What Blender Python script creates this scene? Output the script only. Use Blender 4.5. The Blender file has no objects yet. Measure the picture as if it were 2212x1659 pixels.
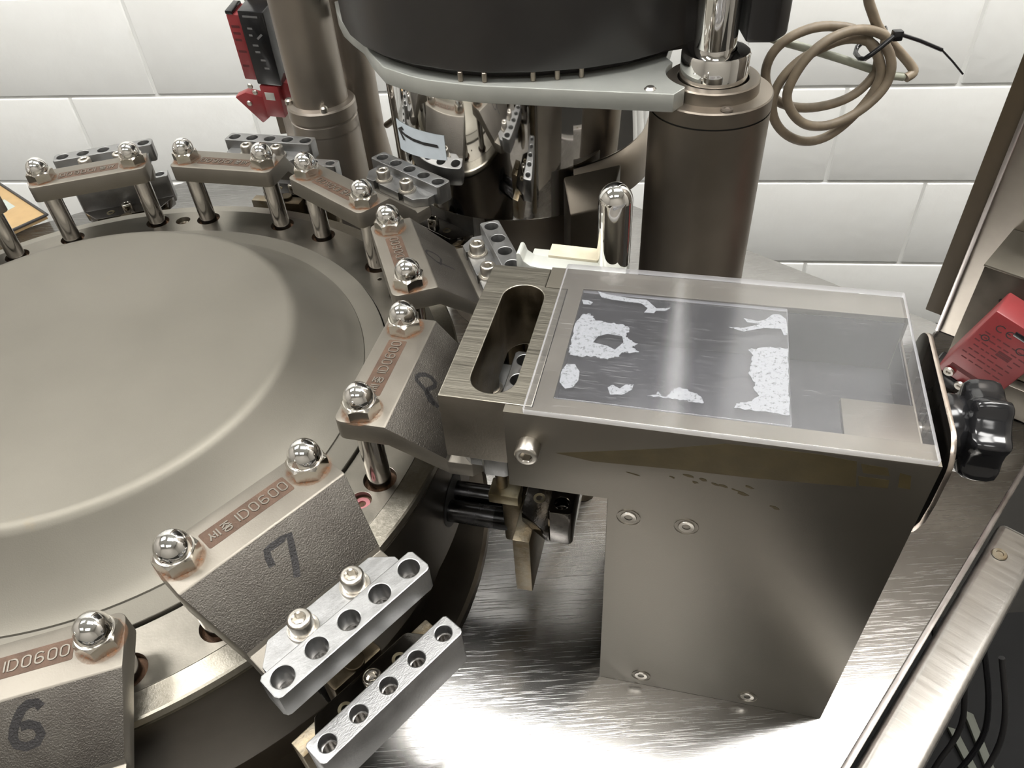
import bpy, bmesh, math, random
from mathutils import Vector, Matrix
random.seed(4)
PI = math.pi
C = bpy.context.scene.collection
SC = bpy.context.scene
S = 0.001                                   # all lengths below are millimetres
def V(x, y, z): return Vector((x*S, y*S, z*S))

# ------------------------------------------------------------------ camera
cam = bpy.data.cameras.new('camera'); co = bpy.data.objects.new('camera', cam); C.objects.link(co)
yaw, pitch, roll = math.radians(90.71), math.radians(42.84), math.radians(-4.29)
fw = Vector((math.cos(yaw)*math.cos(pitch), math.sin(yaw)*math.cos(pitch), -math.sin(pitch)))
rt0 = Vector((math.sin(yaw), -math.cos(yaw), 0)); up0 = rt0.cross(fw)
rt = rt0*math.cos(roll) + up0*math.sin(roll); up = -rt0*math.sin(roll) + up0*math.cos(roll)
M = Matrix((rt, up, -fw)).transposed().to_4x4(); M.translation = V(261.41, -356.01, 314.27)
co.matrix_world = M
cam.sensor_fit = 'HORIZONTAL'; cam.sensor_width = 36; cam.lens = 1681.8*36/2212
cam.clip_start = 0.01; cam.clip_end = 30
SC.camera = co
# ------------------------------------------------------------------ world, light, exposure
w = bpy.data.worlds.new('world'); SC.world = w; w.use_nodes = True
w.node_tree.nodes['Background'].inputs[0].default_value = (0.9, 0.93, 1, 1)
w.node_tree.nodes['Background'].inputs[1].default_value = 0.05
SC.view_settings.view_transform = 'Standard'; SC.view_settings.look = 'None'
SC.view_settings.gamma = 1; SC.view_settings.use_curve_mapping = False
SC.view_settings.exposure = -0.12
LIGHT_PANELS = [(-1250, 300, PI/2, 29), (550, 0, PI/2, 25), (1900, 250, PI/2, 34), (300, -1700, PI/2, 11), (-1500, -1500, PI/2, 13)]  # last two panels are fill added behind the camera
CEIL = 2100   # x, y, rot, strength
PANEL_W = 15.0

# ------------------------------------------------------------------ materials
def nt(name):
    m = bpy.data.materials.new(name); m.use_nodes = True
    t = m.node_tree; b = t.nodes['Principled BSDF']
    return m, t, b
def lnk(t, a, b): t.links.new(a, b)
def tex_noise(t, scale, detail=3, rough=0.5, stretch=None, rot=None):
    tc = t.nodes.new('ShaderNodeTexCoord'); mp = t.nodes.new('ShaderNodeMapping')
    lnk(t, tc.outputs['Object'], mp.inputs[0])
    if stretch: mp.inputs['Scale'].default_value = stretch
    if rot: mp.inputs['Rotation'].default_value = rot
    n = t.nodes.new('ShaderNodeTexNoise'); n.inputs['Scale'].default_value = scale
    n.inputs['Detail'].default_value = detail; n.inputs['Roughness'].default_value = rough
    lnk(t, mp.outputs[0], n.inputs['Vector']); return n
def ramp(t, fac, p0, c0, p1, c1):
    r = t.nodes.new('ShaderNodeValToRGB'); e = r.color_ramp.elements
    e[0].position = p0; e[0].color = (*c0, 1); e[1].position = p1; e[1].color = (*c1, 1)
    lnk(t, fac, r.inputs[0]); return r
def metal(name, col, rough, col2=None, nscale=60, bump=0.0, bscale=900, rvar=0.08, stretch=None, stain=None, metallic=1.0, rot=None):
    m, t, b = nt(name)
    b.inputs['Metallic'].default_value = metallic
    col2 = col2 or tuple(c*0.82 for c in col)
    n = tex_noise(t, nscale, 5, 0.6, stretch, rot)
    r = ramp(t, n.outputs[0], 0.35, col2, 0.65, col); last = r.outputs[0]
    if stain:
        n2 = tex_noise(t, stain[1], 6, 0.65); r2 = ramp(t, n2.outputs[0], stain[2], (0, 0, 0), stain[2]+0.08, (1, 1, 1))
        mx = t.nodes.new('ShaderNodeMixRGB'); mx.inputs[2].default_value = (*stain[0], 1)
        lnk(t, r2.outputs[0], mx.inputs[0]); lnk(t, last, mx.inputs[1]); last = mx.outputs[0]
    lnk(t, last, b.inputs['Base Color'])
    mr = t.nodes.new('ShaderNodeMapRange'); mr.inputs[1].default_value = 0.3; mr.inputs[2].default_value = 0.7
    mr.inputs[3].default_value = max(0.02, rough-rvar); mr.inputs[4].default_value = rough+rvar
    lnk(t, n.outputs[0], mr.inputs[0]); lnk(t, mr.outputs[0], b.inputs['Roughness'])
    if bump:
        nb = tex_noise(t, bscale, 3, 0.6, stretch, rot); bp = t.nodes.new('ShaderNodeBump')
        bp.inputs['Strength'].default_value = bump; bp.inputs['Distance'].default_value = 0.0004
        lnk(t, nb.outputs[0], bp.inputs['Height']); lnk(t, bp.outputs[0], b.inputs['Normal'])
    return m
def plain(name, col, rough=0.5, metallic=0.0, bump=0, bscale=400, var=0.9):
    m, t, b = nt(name); n = tex_noise(t, 80, 4)
    r = ramp(t, n.outputs[0], 0.3, tuple(c*var for c in col), 0.7, col)
    lnk(t, r.outputs[0], b.inputs['Base Color']); b.inputs['Roughness'].default_value = rough
    b.inputs['Metallic'].default_value = metallic
    if bump:
        nb = tex_noise(t, bscale, 4); bp = t.nodes.new('ShaderNodeBump'); bp.inputs['Strength'].default_value = bump
        bp.inputs['Distance'].default_value = 0.0005
        lnk(t, nb.outputs[0], bp.inputs['Height']); lnk(t, bp.outputs[0], b.inputs['Normal'])
    return m
M_ = {}
M_['dome'] = metal('blasted_steel', (0.165, 0.154, 0.129), 0.52, (0.148, 0.138, 0.115), 14, 0.10, 1500, 0.04, stain=((0.175, 0.15, 0.11), 22, 0.68), metallic=0.75)
M_['bracket'] = metal('bracket_steel', (0.205, 0.188, 0.160), 0.48, (0.178, 0.162, 0.136), 35, 0.15, 1400, 0.05, stain=((0.21, 0.16, 0.11), 55, 0.72), metallic=0.8)
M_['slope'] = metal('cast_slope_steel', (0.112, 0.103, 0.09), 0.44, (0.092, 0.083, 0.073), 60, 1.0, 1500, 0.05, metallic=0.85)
M_['ring'] = metal('ring_steel', (0.27, 0.25, 0.215), 0.36, (0.225, 0.21, 0.18), 40, 0.08, 900, 0.06, stain=((0.19, 0.17, 0.13), 60, 0.70))
M_['brushed'] = metal('brushed_rim', (0.34, 0.315, 0.265), 0.33, (0.29, 0.27, 0.225), 500, 0.15, 1200, 0.05)
M_['rail'] = metal('brushed_rail', (0.60, 0.585, 0.56), 0.32, (0.54, 0.525, 0.50), 300, 0.1, 900, 0.04, stretch=(1, .05, 1))
M_['drum'] = metal('drum_steel', (0.105, 0.092, 0.075), 0.38, (0.085, 0.073, 0.058), 25, 0.05, 900, 0.06)
M_['chrome'] = metal('polished_chrome', (0.86, 0.85, 0.83), 0.045, (0.80, 0.79, 0.77), 60, 0, 1, 0.02)
M_['nut'] = metal('nut_flank', (0.66, 0.64, 0.60), 0.20, (0.56, 0.52, 0.46), 60, 0.05, 900, 0.08)
M_['bolt'] = metal('bright_steel', (0.60, 0.57, 0.52), 0.30, (0.54, 0.51, 0.46), 60, 0, 900, 0.03)
M_['alu'] = metal('milled_aluminium', (0.31, 0.31, 0.308), 0.42, (0.275, 0.275, 0.272), 90, 0.20, 500, 0.09, stretch=(3, 1, 1))
M_['aluscr'] = metal('scratched_aluminium', (0.38, 0.38, 0.378), 0.40, (0.32, 0.32, 0.32), 160, 0.25, 700, 0.06, stretch=(2.5, 1, 1))
M_['shaft'] = metal('shaft_steel', (0.52, 0.50, 0.48), 0.16, (0.42, 0.40, 0.38), 40, 0, 1, 0.05)
M_['hole'] = metal('bored_steel', (0.42, 0.40, 0.38), 0.22, None, 60)
M_['rust'] = plain('rust_recess', (0.110, 0.066, 0.043), 0.6, 0.4, 0.5, 900, 0.5)
M_['gunk'] = plain('rusty_grime', (0.15, 0.075, 0.035), 0.75, 0.0, 1.0, 700, 0.3)
M_['dark'] = plain('dark_void', (0.012, 0.011, 0.010), 0.6)
M_['block'] = metal('ground_steel', (0.29, 0.27, 0.225), 0.42, (0.25, 0.232, 0.192), 500, 0.45, 700, 0.05, stretch=(.06, 1, 1), stain=((0.21, 0.165, 0.10), 30, 0.70))
M_['blockside'] = metal('worn_steel_side', (0.25, 0.225, 0.19), 0.42, (0.20, 0.18, 0.15), 40, 0.2, 800, 0.06)
M_['house'] = metal('housing_steel', (0.23, 0.21, 0.18), 0.40, (0.205, 0.187, 0.16), 9, 0.12, 1600, 0.03)
M_['hframe'] = metal('housing_top_steel', (0.20, 0.184, 0.152), 0.48, (0.175, 0.16, 0.13), 30, 0.05, 900, 0.05, stain=((0.24, 0.18, 0.10), 26, 0.70), metallic=0.8)
M_['inside_shade'] = plain('housing_inside_shade', (0.045, 0.045, 0.048), 0.5, 0.3)  # shade of the hollow housing put into a near-black colour
M_['tape'] = plain('tape_residue', (0.085, 0.065, 0.028), 0.42, 0.35, 0.3, 300, 0.75)
M_['marker'] = plain('marker_ink', (0.026, 0.024, 0.024), 0.5, 0.35, 0.8, 1100, 0.5)
M_['black'] = plain('black_paint', (0.022, 0.021, 0.021), 0.42)
M_['hopper'] = plain('black_hopper', (0.028, 0.026, 0.025), 0.38)
M_['plastic'] = plain('black_plastic', (0.012, 0.012, 0.013), 0.16)
M_['steeldk'] = metal('polished_dark_steel', (0.20, 0.19, 0.18), 0.12, None, 60, 0.1, 500, 0.06)
M_['carrier'] = metal('stained_carrier', (0.27, 0.245, 0.195), 0.45, (0.20, 0.15, 0.085), 90, 0.5, 500, 0.1)
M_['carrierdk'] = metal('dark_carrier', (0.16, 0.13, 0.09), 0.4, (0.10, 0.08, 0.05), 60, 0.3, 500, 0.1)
M_['brass'] = metal('brass', (0.27, 0.24, 0.17), 0.40, (0.21, 0.17, 0.10), 90, 0.2, 500)
M_['rod'] = metal('black_rod', (0.10, 0.10, 0.105), 0.22, (0.07, 0.07, 0.07), 60)
M_['column'] = metal('column_steel', (0.33, 0.29, 0.245), 0.42, (0.28, 0.245, 0.205), 12, 0.04, 900, 0.04)
M_['columnlt'] = metal('column_light_steel', (0.36, 0.325, 0.285), 0.42, (0.32, 0.285, 0.25), 12, 0.04, 900, 0.04)
M_['plategrey'] = plain('grey_hammered_plate', (0.42, 0.43, 0.40), 0.42, 0.5, 0.1, 900, 0.92)
M_['white'] = plain('white_coated', (0.50, 0.51, 0.47), 0.35, 0.2)
M_['cream'] = plain('cream_stained', (0.56, 0.51, 0.38), 0.5, 0.0, 0.4, 400, 0.75)
M_['sticker'] = plain('grey_blue_label', (0.55, 0.61, 0.66), 0.4)
M_['ink'] = plain('black_ink', (0.015, 0.015, 0.015), 0.5)
M_['red'] = plain('red_plastic', (0.25, 0.03, 0.033), 0.38, 0, 0, 1, 0.85)
M_['redtext'] = plain('dark_print', (0.10, 0.012, 0.014), 0.5)
M_['greyprint'] = plain('grey_print', (0.16, 0.16, 0.16), 0.5)
M_['cable'] = plain('dirty_cable', (0.25, 0.20, 0.14), 0.48, 0, 0.3, 300, 0.62)
M_['cableg'] = plain('grey_green_cable', (0.33, 0.34, 0.27), 0.45, 0, 0.2, 300, 0.8)
M_['gasket'] = plain('brown_gasket', (0.085, 0.062, 0.035), 0.5)
M_['frame'] = metal('panel_steel', (0.42, 0.385, 0.34), 0.38, (0.31, 0.28, 0.25), 10, 0.03, 900, 0.03)
M_['edge'] = metal('panel_edge', (0.62, 0.58, 0.56), 0.35)
M_['tan'] = plain('tan_board', (0.33, 0.22, 0.10), 0.6, 0, 0.2, 200, 0.85)
M_['boardgrey'] = plain('grey_board_print', (0.30, 0.33, 0.30), 0.6)
M_['residue'] = plain('white_residue', (0.80, 0.81, 0.82), 0.55, 0, 0.9, 500, 0.85)
M_['latch'] = metal('latch_steel', (0.10, 0.095, 0.085), 0.28, (0.07, 0.065, 0.06), 40, 0.1, 500, 0.06, stretch=(1, 1, 0.2))
M_['edgebr'] = metal('latch_edge', (0.55, 0.48, 0.42), 0.3)
M_['pink'] = plain('pink_screw', (0.55, 0.22, 0.24), 0.35, 0.5, 0.3)
M_['floor'] = plain('dark_floor', (0.02, 0.019, 0.017), 0.8)
M_['cabblack'] = plain('cabinet_black', (0.010, 0.010, 0.010), 0.8)
M_['ceiling'] = plain('ceiling_white', (0.75, 0.75, 0.73), 0.8)
M_['wall'] = plain('wall_dimmed', (0.33, 0.31, 0.28), 0.7)  # unseen walls, colour darkened to keep the room behind the camera dim
M_['lampframe'] = plain('lamp_frame', (0.7, 0.7, 0.7), 0.5)
M_['strip'] = plain('green_grey_strip', (0.05, 0.053, 0.04), 0.7)
for q in ('floor', 'cabblack'): M_[q].node_tree.nodes['Principled BSDF'].inputs['Specular IOR Level'].default_value = 0.1

def block_mat():
    m, t, b = nt('painted_block')
    n = tex_noise(t, 5, 6, 0.6); r = ramp(t, n.outputs[0], 0.3, (0.74, 0.74, 0.715), 0.6, (0.785, 0.79, 0.77))
    n2 = tex_noise(t, 7.5, 3, 0.5); r2 = ramp(t, n2.outputs[0], 0.67, (0, 0, 0), 0.76, (0.35, 0.35, 0.35))
    mx = t.nodes.new('ShaderNodeMixRGB'); mx.inputs[2].default_value = (0.55, 0.54, 0.47, 1)
    lnk(t, r2.outputs[0], mx.inputs[0]); lnk(t, r.outputs[0], mx.inputs[1]); lnk(t, mx.outputs[0], b.inputs['Base Color'])
    b.inputs['Roughness'].default_value = 0.42
    nb = tex_noise(t, 45, 5); bp = t.nodes.new('ShaderNodeBump'); bp.inputs['Strength'].default_value = 0.25; bp.inputs['Distance'].default_value = 0.003
    lnk(t, nb.outputs[0], bp.inputs['Height']); lnk(t, bp.outputs[0], b.inputs['Normal'])
    return m
M_['blockp'] = block_mat()

def deck_mat():
    m, t, b = nt('scratched_stainless_deck')
    b.inputs['Metallic'].default_value = 1
    n = tex_noise(t, 14, 6, 0.65); r = ramp(t, n.outputs[0], 0.38, (0.35, 0.342, 0.33), 0.62, (0.43, 0.422, 0.41))
    lnk(t, r.outputs[0], b.inputs['Base Color'])
    prev = None
    for k, ang in enumerate((0.3, 1.1, 2.2, 2.75)):
        nn = tex_noise(t, 22+5*k, 1, 0.4, (1, 60, 1), (0, 0, ang))
        rr = ramp(t, nn.outputs[0], 0.66, (0, 0, 0), 0.72, (1, 1, 1))
        if prev is None: prev = rr.outputs[0]
        else:
            mm = t.nodes.new('ShaderNodeMath'); mm.operation = 'MAXIMUM'
            lnk(t, prev, mm.inputs[0]); lnk(t, rr.outputs[0], mm.inputs[1]); prev = mm.outputs[0]
    mr = t.nodes.new('ShaderNodeMapRange'); mr.inputs[3].default_value = 0.20; mr.inputs[4].default_value = 0.30
    lnk(t, prev, mr.inputs[0]); lnk(t, mr.outputs[0], b.inputs['Roughness'])
    bp = t.nodes.new('ShaderNodeBump'); bp.inputs['Strength'].default_value = 0.12; bp.inputs['Distance'].default_value = 0.0002
    lnk(t, prev, bp.inputs['Height']); lnk(t, bp.outputs[0], b.inputs['Normal'])
    return m
M_['deck'] = deck_mat()

def acrylic_mat(name, film):
    m, t, b = nt(name); t.nodes.remove(b)
    out = [n for n in t.nodes if n.type == 'OUTPUT_MATERIAL'][0]
    fr = t.nodes.new('ShaderNodeFresnel'); ge = t.nodes.new('ShaderNodeNewGeometry')
    ir = t.nodes.new('ShaderNodeMapRange'); ir.inputs[3].default_value = 1.49; ir.inputs[4].default_value = 1/1.49
    lnk(t, ge.outputs['Backfacing'], ir.inputs[0]); lnk(t, ir.outputs[0], fr.inputs[0])
    tr = t.nodes.new('ShaderNodeBsdfTransparent'); tr.inputs[0].default_value = (0.97, 0.97, 0.98, 1)
    gl = t.nodes.new('ShaderNodeBsdfGlossy'); gl.inputs['Roughness'].default_value = 0.13
    m1 = t.nodes.new('ShaderNodeMixShader'); lnk(t, fr.outputs[0], m1.inputs[0]); lnk(t, tr.outputs[0], m1.inputs[1]); lnk(t, gl.outputs[0], m1.inputs[2])
    d = t.nodes.new('ShaderNodeBsdfDiffuse'); d.inputs[0].default_value = (0.8, 0.8, 0.82, 1)
    nn = tex_noise(t, 90, 1, 0.4, (1, 30, 1), (0, 0, -0.35)); rr = ramp(t, nn.outputs[0], 0.69, (0, 0, 0), 0.74, (0.09, 0.09, 0.09))
    add = t.nodes.new('ShaderNodeMath'); add.operation = 'ADD'; add.inputs[1].default_value = film
    lnk(t, rr.outputs[0], add.inputs[0])
    mx = t.nodes.new('ShaderNodeMixShader'); lnk(t, add.outputs[0], mx.inputs[0]); lnk(t, m1.outputs[0], mx.inputs[1]); lnk(t, d.outputs[0], mx.inputs[2])
    lnk(t, mx.outputs[0], out.inputs['Surface'])
    return m
M_['acrylic'] = acrylic_mat('clear_acrylic', 0.016)
M_['acryledge'] = acrylic_mat('acrylic_edge', 0.6)
def lamp_mat(s):
    m, t, b = nt('lamp_diffuser'); b.inputs['Emission Color'].default_value = (1, 0.985, 0.955, 1)
    b.inputs['Emission Strength'].default_value = s; return m

# ------------------------------------------------------------------ mesh helpers
def link(name, me, mat, parent=None, loc=None, rz=0, angle=35):
    me.name = name
    if mat is not None and not me.materials: me.materials.append(M_[mat] if isinstance(mat, str) else mat)
    o = bpy.data.objects.new(name, me); C.objects.link(o)
    if angle: me.shade_smooth(); me.set_sharp_from_angle(angle=math.radians(angle))
    if parent: o.parent = parent
    if loc: o.location = V(*loc)
    o.rotation_euler.z = rz
    return o
def from_bm(name, bm, mat, parent=None, bevel=0, segs=2, **k):
    bmesh.ops.recalc_face_normals(bm, faces=bm.faces)
    if bevel:
        es = [e for e in bm.edges if len(e.link_faces) == 2 and e.calc_face_angle(0) > 0.35]
        bmesh.ops.bevel(bm, geom=es, offset=bevel*S, segments=segs, affect='EDGES', profile=0.5, clamp_overlap=True)
    me = bpy.data.meshes.new(name); bm.to_mesh(me); bm.free()
    return link(name, me, mat, parent, **k)
def bm_box(bm, x0, x1, y0, y1, z0, z1):
    vs = [bm.verts.new(V(x, y, z)) for x in (x0, x1) for y in (y0, y1) for z in (z0, z1)]
    for f in ((0, 1, 3, 2), (4, 6, 7, 5), (0, 4, 5, 1), (2, 3, 7, 6), (0, 2, 6, 4), (1, 5, 7, 3)): bm.faces.new([vs[i] for i in f])
def box(name, x0, x1, y0, y1, z0, z1, mat, parent=None, bevel=0.6, **k):
    bm = bmesh.new(); bm_box(bm, x0, x1, y0, y1, z0, z1); return from_bm(name, bm, mat, parent, bevel, **k)
def prism(name, pts, a0, a1, mat, parent=None, axis='z', bevel=0.5, **k):
    """pts polygon extruded along an axis; axis z: pts=(x,y); y: pts=(x,z); x: pts=(y,z)"""
    def P(p, a):
        return V(p[0], p[1], a) if axis == 'z' else V(p[0], a, p[1]) if axis == 'y' else V(a, p[0], p[1])
    bm = bmesh.new(); A = [bm.verts.new(P(p, a0)) for p in pts]; B = [bm.verts.new(P(p, a1)) for p in pts]
    bm.faces.new(A); bm.faces.new(B[::-1]); n = len(pts)
    for i in range(n): bm.faces.new((A[i], B[i], B[(i+1) % n], A[(i+1) % n]))
    return from_bm(name, bm, mat, parent, bevel, **k)
def lathe(name, prof, mat, parent=None, n=64, cx=0, cy=0, a0=0, a1=2*PI, angle=30, **k):
    bm = bmesh.new(); full = abs(a1-a0-2*PI) < 1e-6; cols = []
    for i in range(n if full else n+1):
        a = a0+(a1-a0)*i/n
        cols.append([bm.verts.new(V(cx+r*math.cos(a), cy+r*math.sin(a), z)) for r, z in prof])
    m = len(cols)
    for i in range(m if full else m-1):
        A, B = cols[i], cols[(i+1) % m]
        for j in range(len(prof)-1): bm.faces.new((A[j], B[j], B[j+1], A[j+1]))
    bmesh.ops.remove_doubles(bm, verts=bm.verts, dist=1e-7)
    return from_bm(name, bm, mat, parent, angle=angle, **k)
def plate(name, outer, holes, z0, z1, mat, parent=None, bevel=0.3, res=1, edge=None, **k):
    """flat plate with real holes: holes = [(x,y,r)] or point lists"""
    cu = bpy.data.curves.new(name, 'CURVE'); cu.dimensions = '2D'; cu.fill_mode = 'BOTH'
    def sp(pts):
        s = cu.splines.new('POLY'); s.points.add(len(pts)-1); s.use_cyclic_u = True
        for q, p in zip(s.points, pts): q.co = (p[0]*S, p[1]*S, 0, 1)
    sp(outer)
    for h in holes:
        sp([(h[0]+h[2]*math.cos(a*PI/16), h[1]+h[2]*math.sin(a*PI/16)) for a in range(32)] if isinstance(h, tuple) and len(h) == 3 and not isinstance(h[0], tuple) else h)
    cu.extrude = ((z1-z0)/2-bevel)*S; cu.bevel_depth = bevel*S; cu.bevel_resolution = res; cu.offset = -bevel*S
    t = bpy.data.objects.new('t', cu); C.objects.link(t)
    me = bpy.data.meshes.new_from_object(t.evaluated_get(bpy.context.evaluated_depsgraph_get()))
    bpy.data.objects.remove(t); bpy.data.curves.remove(cu)
    me.transform(Matrix.Translation(V(0, 0, (z0+z1)/2))); me.materials.clear()
    if edge:
        me.materials.append(M_[mat]); me.materials.append(M_[edge])
        for p in me.polygons: p.material_index = 0 if abs(p.normal.z) > 0.5 else 1
    return link(name, me, mat, parent, **k)
def rrect(x0, x1, y0, y1, r, n=5):
    pts = []
    for cx, cy, a in ((x1-r, y1-r, 0), (x0+r, y1-r, PI/2), (x0+r, y0+r, PI), (x1-r, y0+r, 1.5*PI)):
        for i in range(n+1):
            b = a+PI/2*i/n; pts.append((cx+r*math.cos(b), cy+r*math.sin(b)))
    return pts
def frame_of(path, closed):
    n = len(path); T = []
    for i in range(n):
        a = path[(i-1) % n] if (closed or i) else path[i]; b = path[(i+1) % n] if (closed or i < n-1) else path[i]
        T.append((b-a).normalized())
    return T
def tube(name, pts, r, mat, parent=None, n=12, closed=False, smooth=0, bm=None, flat=None, **k):
    P = [Vector(p) for p in pts]
    for _ in range(smooth):                         # Chaikin corner rounding
        Q = []; m = len(P)
        rng = range(m if closed else m-1)
        if not closed: Q.append(P[0])
        for i in rng:
            a, b = P[i], P[(i+1) % m]; Q += [a*0.75+b*0.25, a*0.25+b*0.75]
        if not closed: Q.append(P[-1])
        P = Q
    own = bm is None
    if own: bm = bmesh.new()
    T = frame_of(P, closed); u = T[0].orthogonal().normalized(); rings = []
    if flat: u = Vector(flat)
    for p, t in zip(P, T):
        u = (u-t*u.dot(t)).normalized(); v = t.cross(u)
        rings.append([bm.verts.new((p+(u*math.cos(2*PI*i/n)+v*math.sin(2*PI*i/n))*r)*S) for i in range(n)])
    m = len(rings)
    for i in range(m if closed else m-1):
        A, B = rings[i], rings[(i+1) % m]
        for j in range(n): bm.faces.new((A[j], A[(j+1) % n], B[(j+1) % n], B[j]))
    if not closed: bm.faces.new(rings[0][::-1]); bm.faces.new(rings[-1])
    if own: return from_bm(name, bm, mat, parent, angle=60, **k)
def cyl(name, x, y, z0, z1, r, mat, parent=None, n=32, bev=0.4, **k):
    return lathe(name, [(0, z0), (r-bev, z0), (r, z0+bev), (r, z1-bev), (r-bev, z1), (0, z1)], mat, parent, n, x, y, **k)
def empty(name, label, cat, loc=(0, 0, 0), rz=0, group=None):
    o = bpy.data.objects.new(name, None); C.objects.link(o); o.empty_display_size = 0.02
    o.location = V(*loc); o.rotation_euler.z = rz; o['label'] = label; o['category'] = cat
    if group: o['group'] = group
    return o
def structure(o): o['kind'] = 'structure'; return o
def ribbon(name, strokes, width, mat, parent, fn, thick=0.12, n=1, **k):
    """flat or raised strokes; strokes = polylines in (u,v); fn maps (u,v,h) -> (x,y,z)"""
    bm = bmesh.new()
    for st in strokes:
        m = len(st); L, R = [], []
        closed = st[0] == st[-1] and m > 3
        if closed: st = st[:-1]; m -= 1
        for i in range(m):
            a = st[(i-1) % m] if (closed or i) else st[i]; b = st[(i+1) % m] if (closed or i < m-1) else st[i]
            dx, dy = b[0]-a[0], b[1]-a[1]; l = math.hypot(dx, dy) or 1; nx, ny = -dy/l*width/2, dx/l*width/2
            L.append((st[i][0]+nx, st[i][1]+ny)); R.append((st[i][0]-nx, st[i][1]-ny))
        def v(p, h): return bm.verts.new(V(*fn(p[0], p[1], h)))
        q = [(v(L[i], 0), v(R[i], 0), v(L[i], thick), v(R[i], thick)) for i in range(m)]
        for i in range(m if closed else m-1):
            A, B = q[i], q[(i+1) % m]
            bm.faces.new((A[2], B[2], B[3], A[3])); bm.faces.new((A[0], B[0], B[2], A[2])); bm.faces.new((A[1], A[3], B[3], B[1]))
        if not closed:
            for A in (q[0], q[-1]): bm.faces.new((A[0], A[2], A[3], A[1]))
    return from_bm(name, bm, mat, parent, angle=None, **k)
def arc(cx, cy, rx, ry, a0, a1, n=12):
    return [(cx+rx*math.cos(math.radians(a0+(a1-a0)*i/n)), cy+ry*math.sin(math.radians(a0+(a1-a0)*i/n))) for i in range(n+1)]

# ------------------------------------------------------------------ frames of reference
PH = math.radians(-45.332)                          # direction of station 7
def TH(k): return PH+(k-7)*PI/6
def W8(rr, t, z=0, k=8):
    a = TH(k); return (200+rr)*math.cos(a)-t*math.sin(a), (200+rr)*math.sin(a)+t*math.cos(a), z
E1 = (0.7112, 0.703); E2 = (0.703, -0.7112); AE = math.atan2(0.703, 0.7112)
def WE(a, b): return a*E1[0]+b*E2[0], a*E1[1]+b*E2[1]

# ------------------------------------------------------------------ room
AW = -0.14; NN = (math.sin(0.14), math.cos(0.14)); WD = 1234.8
def WW(u, d=0): return (math.cos(AW)*u+NN[0]*(WD+d), math.sin(AW)*u+NN[1]*(WD+d))
wall = bpy.data.objects.new('wall_back', None)
bm = bmesh.new(); bm_box(bm, -3000, 3000, 0, 120, -1000, CEIL)
wall = from_bm('wall_back', bm, 'blockp', loc=(*WW(0, 3.2), 0), rz=AW); structure(wall)
Z0 = -326.9; U0 = -853.0
bm = bmesh.new(); bm_box(bm, -199.5, 199.5, -3.2, 3, -98.5, 98.5)
first = from_bm('block', bm, 'blockp', wall, bevel=2.6, segs=3)
for row in range(-12, 3):
    zc = Z0-203*row-101.5
    if zc > CEIL-90 or zc < -900: continue
    for col in range(-4, 8):
        if row == -11 and col == -4: o = first
        else: o = first.copy(); C.objects.link(o)
        o.parent = wall
        u = U0+406*(col+(0.5 if row % 2 else 0.0))+203
        o.location = V(u, 0, zc+random.uniform(-.6, .6))
structure(box('floor', -3200, 3200, -3200, 1700, -960, -900, 'floor', bevel=0))
structure(box('ceiling', -3200, 3200, -3200, 1700, CEIL, CEIL+50, 'ceiling', bevel=0))
structure(box('wall_left', -2600, -2500, -3200, 1900, -900, CEIL, 'wall', bevel=0))
structure(box('wall_right', 2500, 2600, -3200, 1000, -900, CEIL, 'wall', bevel=0))
structure(box('wall_front', -2600, 2600, -2700, -2600, -900, CEIL, 'wall', bevel=0))
for i, (x, y, rz, s) in enumerate(LIGHT_PANELS):
    L = empty('ceiling_light', 'recessed ceiling light panel '+('near the wall, left end of the row', 'near the wall, middle of the row', 'near the wall, right end of the row', 'added as fill behind the viewer, right one', 'added as fill behind the viewer, left one')[i], 'light', (x, y, CEIL), rz)
    plate('lamp_frame', rrect(-330, 330, -630, 630, 10), [rrect(-300, 300, -600, 600, 5)], -14, 0, 'lampframe', L, bevel=1)
    box('diffuser', -300, 300, -600, 600, -8, -1, lamp_mat(s), L, bevel=0)

# ------------------------------------------------------------------ machine deck
def onE(name, pts, z0, z1, mat, parent=None, bevel=1, **k):
    return prism(name, [WE(*p) for p in pts], z0, z1, mat, parent, 'z', bevel, **k)
deck = empty('machine_deck', 'scratched stainless steel deck of the machine under the turret and hopper housing', 'machine deck')
dp = [(577, 435), (577, -150), (330, -470), (30, -560), (-420, -560), (-420, 435)]
onE('deck_plate', dp, -146, -140, 'deck', deck, bevel=0.5)
onE('lip', [(577, 435), (577, 438.5), (-420, 438.5), (-420, 435)], -150, -138, 'edge', deck, bevel=1)
box('rim_rail', -420, 398, -469, -440.5, -164, -146, 'rail', deck, bevel=5, segs=4, loc=(0, 0, 0), rz=AE)
x, y = WE(368, 449.5)
lathe('rail_screw', [(0, -145.6), (2.2, -145.6), (2.4, -144.9), (4.4, -144.9), (5, -145.6)], 'carrier', deck, 20, x, y)
cab = [(560, 420), (560, -140), (320, -450), (30, -540), (-400, -540), (-400, 420)]
onE('base_cabinet', cab, -880, -150, 'cabblack', deck, bevel=2)
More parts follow.
